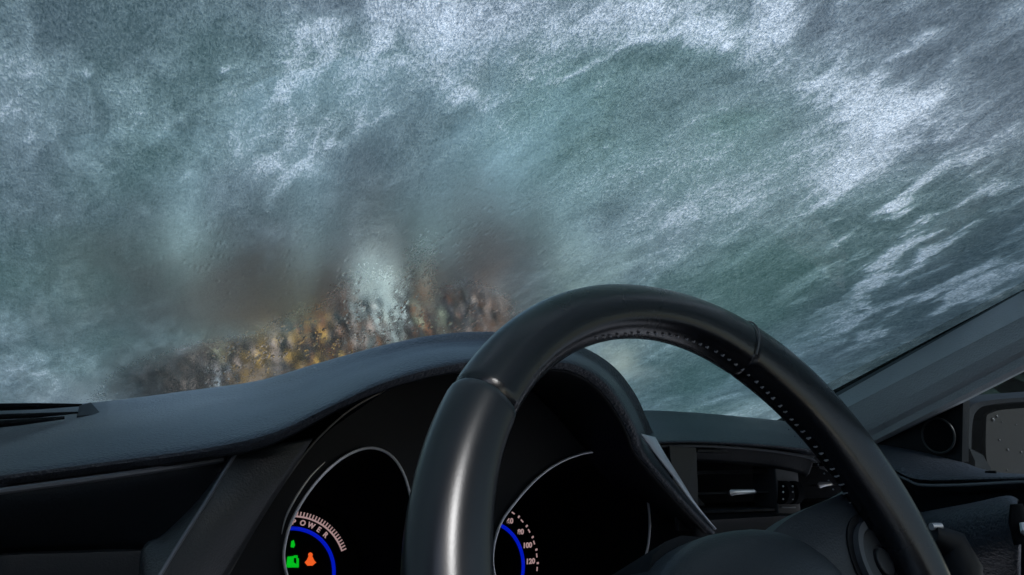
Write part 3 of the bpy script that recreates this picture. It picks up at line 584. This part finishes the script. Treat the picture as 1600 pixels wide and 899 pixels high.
# ------------------------------------------------------------------ steering wheel
T_, WY = .4587, .1117
n_ = V((math.sin(WY) * math.cos(T_), -math.cos(WY) * math.cos(T_), math.sin(T_)))
a_ = V((math.cos(WY), math.sin(WY), 0)); b_ = n_.cross(a_)
if b_.z < 0: b_ = -b_
WC = V((.3076, .3047, H - .1162)); WR = .1716
def W(px, py, h=0.0):
    d = ray(px, py); o = V((0, 0, H)); t = (WC + n_ * h - o).dot(n_) / d.dot(n_); return o + d * t
def WP(r_, th, h=0): return WC + (a_ * math.cos(R(th)) + b_ * math.sin(R(th))) * r_ + n_ * h
sw = empty('steering_wheel', WC, 'black leather steering wheel with a stitched rim seen from the passenger side', 'steering wheel')
def bumpf(x, c, w_): return math.exp(-((x - c) / w_) ** 2)
def wrap(d): return (d + 180) % 360 - 180
def radii(th):
    t = wrap(th)
    ri = .0165 * (1 + .62 * bumpf(t, 24, 26) + .25 * bumpf(t, 55, 18) + .25 * bumpf(wrap(t - 170), 0, 20))
    ro = .0165 * (1 + .28 * bumpf(t, 48, 26) - .04 * bumpf(t, 85, 12))
    return ri, ro
def section(th, grow=0, n=28):
    ri, ro = radii(th); row = []
    for k in range(n):
        f = 6.2832 * k / n; c, s = math.cos(f), math.sin(f); rr = (ro if c > 0 else ri) + grow; hh = .0155 + grow
        # gentle crease towards the hub on the driver's face
        e = 1.0
        if c < 0 and s > 0: e = 1.0 + .07 * math.exp(-((f - 2.35) / .16) ** 2)
        row.append(WP(WR + c * rr * e, th, s * hh * e))
    return row
def rim(name, t0, t1, mt, grow=0, n=120):
    rows = []
    for k in range(n + 1):
        th = t0 + (t1 - t0) * k / n; ed = min(k, n - k) / n * abs(t1 - t0); gw = grow - .0012 * math.exp(-(ed / .5) ** 2)
        rows.append(section(th, gw))
    return MB().loft(rows, True, capa=True, capb=True).build(name, mt, sw, sharp=50)
SEAM_L, SEAM_R = 139, 62
rim('rim_cover', SEAM_R - .25, SEAM_L + .0, M_leather)
rim('rim_cover', -32, SEAM_R + .0, M_leather)
rim('rim_grip', SEAM_L + .25, 215, M_grip, .0009)
rim('rim_grip', 215.3, 327.7, M_leather)
# stitches along the hub side of the rim
mb = MB()
pxs = [(928, 528), (960, 524), (1000, 521), (1045, 524), (1088, 536), (1130, 557), (1170, 588), (1205, 622), (1237, 658), (1265, 690), (1290, 722), (1310, 755), (1321, 785), (1323, 797)]
def on_rim(px, py):                                # first meeting of a sight line with the rim surface
    d = ray(px, py).normalized(); o = V((0, 0, H))
    best = None
    for k in range(260):
        p = o + d * (.25 + .0015 * k); q = p - WC; h = q.dot(n_); u, v = q.dot(a_), q.dot(b_); r_ = math.hypot(u, v); th = math.degrees(math.atan2(v, u))
        ri, ro = radii(th); c = r_ - WR; f = (c / (ro if c > 0 else ri)) ** 2 + (h / .0155) ** 2
        if f < 1.03: return p, (WP(WR, th) - p).normalized() * -1
        if best is None or f < best[0]: best = (f, p, (WP(WR, th) - p).normalized() * -1)
    return best[1], best[2]
path = spline([V((a, b, 0)) for a, b in pxs], 12)
acc = 0; nxt = 0
for i in range(1, len(path)):
    acc += (path[i] - path[i - 1]).length; stepp = 11 + 5 * i / len(path)
    if acc >= nxt:
        nxt += stepp; p = path[i]; t = (path[i] - path[i - 1]).normalized(); k = i / len(path)
        L_ = 3.4 + 5.0 * k; d2 = V((math.cos(-.15 - .25 * (1 - k)), math.sin(-.15), 0))
        P1, N1 = on_rim(p.x, p.y); P2, N2 = on_rim(p.x + d2.x * L_, p.y + d2.y * L_)
        mb.tube([P1 + N1 * .0002, P1.lerp(P2, .5) + N1 * .0011, P2 + N2 * .0002], [.0004, random.uniform(.0005, .0008), .0004], 6)
        if k > .62:
            P1, N1 = on_rim(p.x - 9, p.y + 7); mb.ball(P1 + N1 * .0002, .0006, .0006, .0006, 6, 4)
mb.build('stitching', M_thread, sw)
# thin ridge of thread across the rim at the upper seam
for sm in (SEAM_R,):
    MB().tube([section(sm, .0006, 60)[k] for k in range(2, 22)], .0006, 6).build('seam', mat('seam_thread', (.12, .12, .125), .6), sw)
# hub, spokes
def dome(name, cu, cv, a, b, h0, h1, mt, n=48, m=10, e=2.4):
    rows = []
    for i in range(m + 1):
        f = i / m; s = math.cos(f * math.pi / 2) ** .75; hh = h0 + (h1 - h0) * math.sin(f * math.pi / 2)
        row = []
        for k in range(n):
            t = 6.2832 * k / n; c_, s_ = math.cos(t), math.sin(t); row.append(WC + a_ * (cu + a * s * math.copysign(abs(c_) ** (2 / e), c_)) + b_ * (cv + b * s * math.copysign(abs(s_) ** (2 / e), s_)) + n_ * hh)
        rows.append(row)
    rows.insert(0, [p - n_ * .03 for p in rows[0]])
    return MB().loft(rows, True, capa=True).build(name, mt, sw)
dome('airbag_cover', .022, -.032, .086, .073, -.012, .016, M_hub)
def spoke(s):
    rows = []
    for k in range(13):
        f = k / 12; x = (.055 + (.165 - .055) * f) * s; top_ = (.052 - .020 * (1 - f) ** 3 + .008 * f ** 4) if s > 0 else .004; bot = -.055 - .012 * f ** 3; h = -.016 + .010 * f
        rows.append([WC + a_ * x + b_ * (top_ * c + bot * (1 - c)) + n_ * (h + dh) for c, dh in ((1, -.018), (1.0, -.004), (.94, .001), (.7, .003), (.4, .003), (.08, .001), (0, -.004), (0, -.018))])
    return MB().loft(rows, True, capa=True, capb=True).build('spoke', M_hub, sw)
spr = spoke(1); spoke(-1)
rows = [[WC + b_ * y + a_ * x + n_ * (-.016 + dh) for x, dh in ((-.035, -.01), (-.03, 0), (.03, 0), (.035, -.01))] for y in (-.05, -.10, -.165)]
MB().loft(rows, True, capa=True, capb=True).build('spoke', M_hub, sw)
def wring(mb, cu, cv, r0_, r1, h, e=1.0, a0=0, a1=360, n=40, th=.002):
    rows = []
    for k in range(n + 1):
        t = R(a0 + (a1 - a0) * k / n); d = a_ * math.cos(t) + b_ * math.sin(t) * e; c = WC + a_ * cu + b_ * cv
        rows.append([c + d * r0_ + n_ * h, c + d * r0_ + n_ * (h + th), c + d * r1 + n_ * (h + th), c + d * r1 + n_ * h])
    return mb.loft(rows, True, capa=a1 - a0 < 360, capb=a1 - a0 < 360)
pp = W(1372, 882, -.008) - WC; pu, pv = pp.dot(a_), pp.dot(b_)
M_btn = mat('button_plastic', (.018, .02, .024), .4, var=.2)
b0 = wring(MB(), pu, pv, 0, .027, -.010, 1.15, th=.0035).build('switch_pad', M_black, spr.parent)
wring(MB(), pu, pv, .0095, .0175, -.0065, 1.15, th=.003).build('button_ring', M_btn, b0)
wring(MB(), pu, pv, .0185, .0225, -.0065, 1.15, 100, 215, th=.004).build('button', mat('grey_button', (.07, .075, .085), .4), b0)
wring(MB(), pu, pv, .0195, .0262, -.0065, 1.15, -20, 70, th=.003).build('button', M_btn, b0)
wring(MB(), pu, pv, .0195, .0262, -.0065, 1.15, -70, -24, th=.003).build('button', M_btn, b0)
wring(MB(), pu, pv, 0, .0075, -.0065, 1.15, th=.0045).build('button', M_btn, b0, bevel=.001)
MB().tube([WC - n_ * .02, WC - n_ * .24 - V((0, 0, .03))], .045, 20).build('column_cowl', M_black, sw)

# indicator stalk behind the rim
ks = empty('indicator_stalk', Y(1400, 870, 0.380), 'dark indicator stalk with a bright silver collar showing right of the wheel rim', 'stalk')
MB().tube([Y(1330, 900, 0.400), Y(1400, 880, 0.385), Y(1452, 862, 0.370), Y(1472, 862, 0.365)], [.006, .007, .011, .012], 14).build('arm', M_black, ks)
MB().tube([Y(1452, 835, 0.362), Y(1484, 850, 0.358), Y(1502, 890, 0.350), Y(1508, 930, 0.345)], [.008, .012, .014, .012], 14).build('knob', M_black, ks)
MB().tube([Y(1455, 823, 0.360), Y(1470, 823, 0.358)], .0026, 10).build('collar', M_chrome, ks)

# ------------------------------------------------------------------ windscreen pillar
wp = empty('windscreen_pillar', X(1372, 690, .71), 'grey fabric windscreen pillar sloping up to the right edge', 'pillar')
L0 = [X(1312, 611, .722), X(1331, 633, .694), X(1352, 650, .690), X(1372, 676, .704), X(1380, 688, .712), X(1384, 691, .73)]
L1 = [X(1600, 453, .698), X(1600, 494, .670), X(1600, 522, .666), X(1600, 556, .680), X(1600, 578, .688), X(1600, 581, .706)]
L0 = [L0[0] + V((.02, 0, -.012))] + L0; L1 = [L1[0] + V((.02, 0, -.012))] + L1
rows = []
for k in range(25):
    f = -.55 + 5.0 * k / 24; row = [a.lerp(b, f) for a, b in zip(L0, L1)]
    q = [row[0], row[1], row[1].lerp(row[2], .08), row[1].lerp(row[2], .5) + V((0, 0, .0008)), row[1].lerp(row[2], .93), row[2], row[2].lerp(row[4], .08), row[2].lerp(row[4], .5) + V((-.004, 0, -.002)), row[2].lerp(row[4], .85) + V((-.003, 0, -.001)), row[4], row[4].lerp(row[5], .6) + V((-.003, 0, -.001)), row[5], row[6]]
    rows.append(q)
MB().loft(rows).build('trim', M_pillar, wp, solid=.003, sharp=24)

# ------------------------------------------------------------------ driver's door
dr = empty('car_door', X(1500, 899, .72), 'dark driver door with a blue grey ledge, armrest and fogged side window', 'car door')
o_ = [X(1362, 694, .722), X(1440, 706, .722), X(1510, 722, .722), X(1562, 742, .722), X(1640, 757, .722)]
i_ = [X(1376, 716, .668), X(1402, 733, .660), X(1440, 746, .656), X(1540, 746, .656), X(1640, 744, .656)]
o_ = [X(1355, 692, .72), X(1430, 704, .72), X(1500, 721, .72), X(1565, 742, .70), X(1680, 746, .70)]
sheet('ledge', [dn(o_, 0, -.02), o_, [a.lerp(b, .5) + V((0, 0, .002)) for a, b in zip(o_, i_)], i_, [p + V((.004, 0, -.004)) for p in i_], [p + V((.02, 0, -.006)) for p in i_]], M_pad, dr, 6, 3, .002)
MB().tube([X(1540, 738, .68), X(1556, 738, .68)], .0012, 6).build('lock_pin_slot', M_void, dr)
t_ = [X(1398, 741, .664), X(1418, 750, .660), X(1440, 758, .657), X(1500, 758, .656), X(1575, 754, .656), X(1680, 750, .656)]
MB().tube(spline(t_, 6), .0013, 8).build('trim_line', mat('grey_trim', (.14, .15, .17), .35), dr)
up = [[p + V((.012, 0, .004)) for p in t_], t_, [p + V((.003, 0, -.006)) for p in t_], [X(1400, 770, .672), X(1425, 790, .670), X(1445, 802, .668), X(1510, 798, .668), X(1580, 790, .668), X(1680, 785, .668)], [X(1400, 990, .68), X(1425, 990, .68), X(1445, 990, .68), X(1510, 990, .68), X(1580, 990, .68), X(1680, 990, .68)]]
sheet('upper_panel', up, M_panel, dr, 4, 3, .002)
ar = []
for px, t0, x_, e in ((1425, 806, .64, 0), (1455, 799, .625, 0), (1520, 787, .612, 0), (1572, 776, .606, 0), (1590, 782, .604, 0)):
    ar.append([X(px + 4, t0 + 2, .675), X(px + 2, t0 - 1, .655), X(px, t0, x_ + .02), X(px, t0 + 14, x_ + .004), X(px, t0 + 40, x_), X(px, t0 + 80, x_ + .006), X(px, t0 + 130, x_ + .03), X(px, t0 + 190, x_ + .05)])
ar2 = [spline(r_, 4) for r_ in ar]; MB().loft([spline([r_[j] for r_ in ar2], 4) for j in range(len(ar2[0]))]).build('armrest', M_pad, dr, solid=.003)
MB().tube([X(1588, 788, .598), X(1592, 815, .598), X(1604, 850, .598)], [.006, .010, .012], 10, flat=.5).build('pull_recess', M_void, dr)
MB().tube([X(1597, 818, .59), X(1601, 830, .588), X(1612, 840, .588)], [.0018, .003, .002], 8).build('handle', M_chrome, dr)
sp = [X(1366, 694, .716), X(1395, 672, .716), X(1505, 626, .716), X(1503, 722, .716), X(1440, 707, .716)]
MB().add(sp + [p + V((.01, 0, 0)) for p in sp], [(0, 1, 2, 3, 4), (9, 8, 7, 6, 5)] + [(k, 5 + k, 5 + (k + 1) % 5, (k + 1) % 5) for k in range(5)]).build('sail_panel', M_black, dr, smooth=False)
tc_ = X(1467, 681, .712)
def vring(c, r_, rt, name, mt, par): return MB().tube([c + V((0, math.cos(R(a)) * r_, math.sin(R(a)) * r_)) for a in range(0, 360, 9)], rt, 8, True).build(name, mt, par)
tw = MB().tube([tc_ + V((.003, 0, 0)), tc_ + V((-.001, 0, 0))], .0150, 28).build('tweeter', M_void, dr)
vring(tc_ + V((-.001, 0, 0)), .0158, .0010, 'tweeter_ring', mat('ring_plastic', (.02, .022, .025), .35), tw)
def fog_mat():
    M = bpy.data.materials.new('fogged_glass'); M.use_nodes = True; n = M.node_tree; n.nodes.remove(n.nodes['Principled BSDF'])
    o = n.nodes['Material Output']; t = n.nodes.new('ShaderNodeBsdfTransparent'); t.inputs[0].default_value = (.30, .335, .345, 1)
    tl_ = n.nodes.new('ShaderNodeBsdfTranslucent'); tl_.inputs[0].default_value = (.10, .112, .115, 1); mx = n.nodes.new('ShaderNodeMixShader'); mx.inputs[0].default_value = .04
    n.links.new(t.outputs[0], mx.inputs[1]); n.links.new(tl_.outputs[0], mx.inputs[2]); n.links.new(mx.outputs[0], o.inputs[0]); return M
MB().loft([[V((.732, y, H - .09)), V((.64, y - .02, H + .36))] for y in (.60, .45, .3, .1, -.1, -.3, -.6)]).build('side_window', fog_mat(), dr, smooth=False)

# ------------------------------------------------------------------ door mirror outside
dm = empty('door_mirror', X(1500, 740, .80), 'door mirror with raindrops on its glass seen through the side window', 'mirror')
YM = .47
OL = [(1499, 655), (1508, 634), (1530, 625), (1600, 619), (1760, 612), (1860, 640), (1880, 720), (1840, 800), (1700, 800), (1560, 775), (1505, 745), (1497, 710)]
fo = spline([Y(a, b, YM) for a, b in OL], 6, True); cm = sum(fo, V()) / len(fo)
rows = [[p.lerp(cm, .16) + V((0, .012, 0)) for p in fo], [p.lerp(cm, .10) + V((0, -.002, 0)) for p in fo], [p.lerp(cm, .02) + V((0, -.004, 0)) for p in fo], fo, [p.lerp(cm, .02) + V((0, .05, 0)) for p in fo], [p.lerp(cm, .25) + V((0, .10, 0)) for p in fo], [p.lerp(cm, .7) + V((0, .125, 0)) for p in fo]]
MB().loft(rows, True, capb=True).build('housing', M_mhouse, dm)
MG = [(1541, 662), (1550, 645), (1600, 638), (1760, 632), (1840, 660), (1850, 720), (1800, 780), (1690, 780), (1580, 760), (1545, 735)]
mg = spline([Y(a, b, YM + .004) for a, b in MG], 5, True); mc = sum(mg, V()) / len(mg)
gl = MB().add(mg + [p + V((0, .004, 0)) for p in mg], [list(range(len(mg))), list(range(2 * len(mg) - 1, len(mg) - 1, -1))] + [(k, len(mg) + k, len(mg) + (k + 1) % len(mg), (k + 1) % len(mg)) for k in range(len(mg))]).build('mirror_glass', mat('wet_mirror', (.055, .052, .05), .4, metal=.9, var=.5, vscale=30), dm, smooth=False)
MB().tube([X(1500, 730, .745), Y(1540, 745, YM + .03)], .022, 10, flat=.6).build('mount', M_black, dm)
M_drop = mat('water_drop', (.16, .16, .165), .1, metal=.5); rd_ = random.Random(3)
for px, py, r_ in ((1552, 656, .0024), (1558, 651, .0016), (1575, 703, .0017), (1562, 688, .0013), (1596, 707, .0014), (1588, 664, .0009), (1574, 735, .0011), (1612, 660, .0015), (1625, 700, .0014), (1640, 680, .0016), (1566, 660, .0007)):
    MB().ball(Y(px, py, YM + .0035), r_, r_ * .5, r_ * rd_.uniform(.8, 1.1), 10, 6).build('raindrop', M_drop, dm)
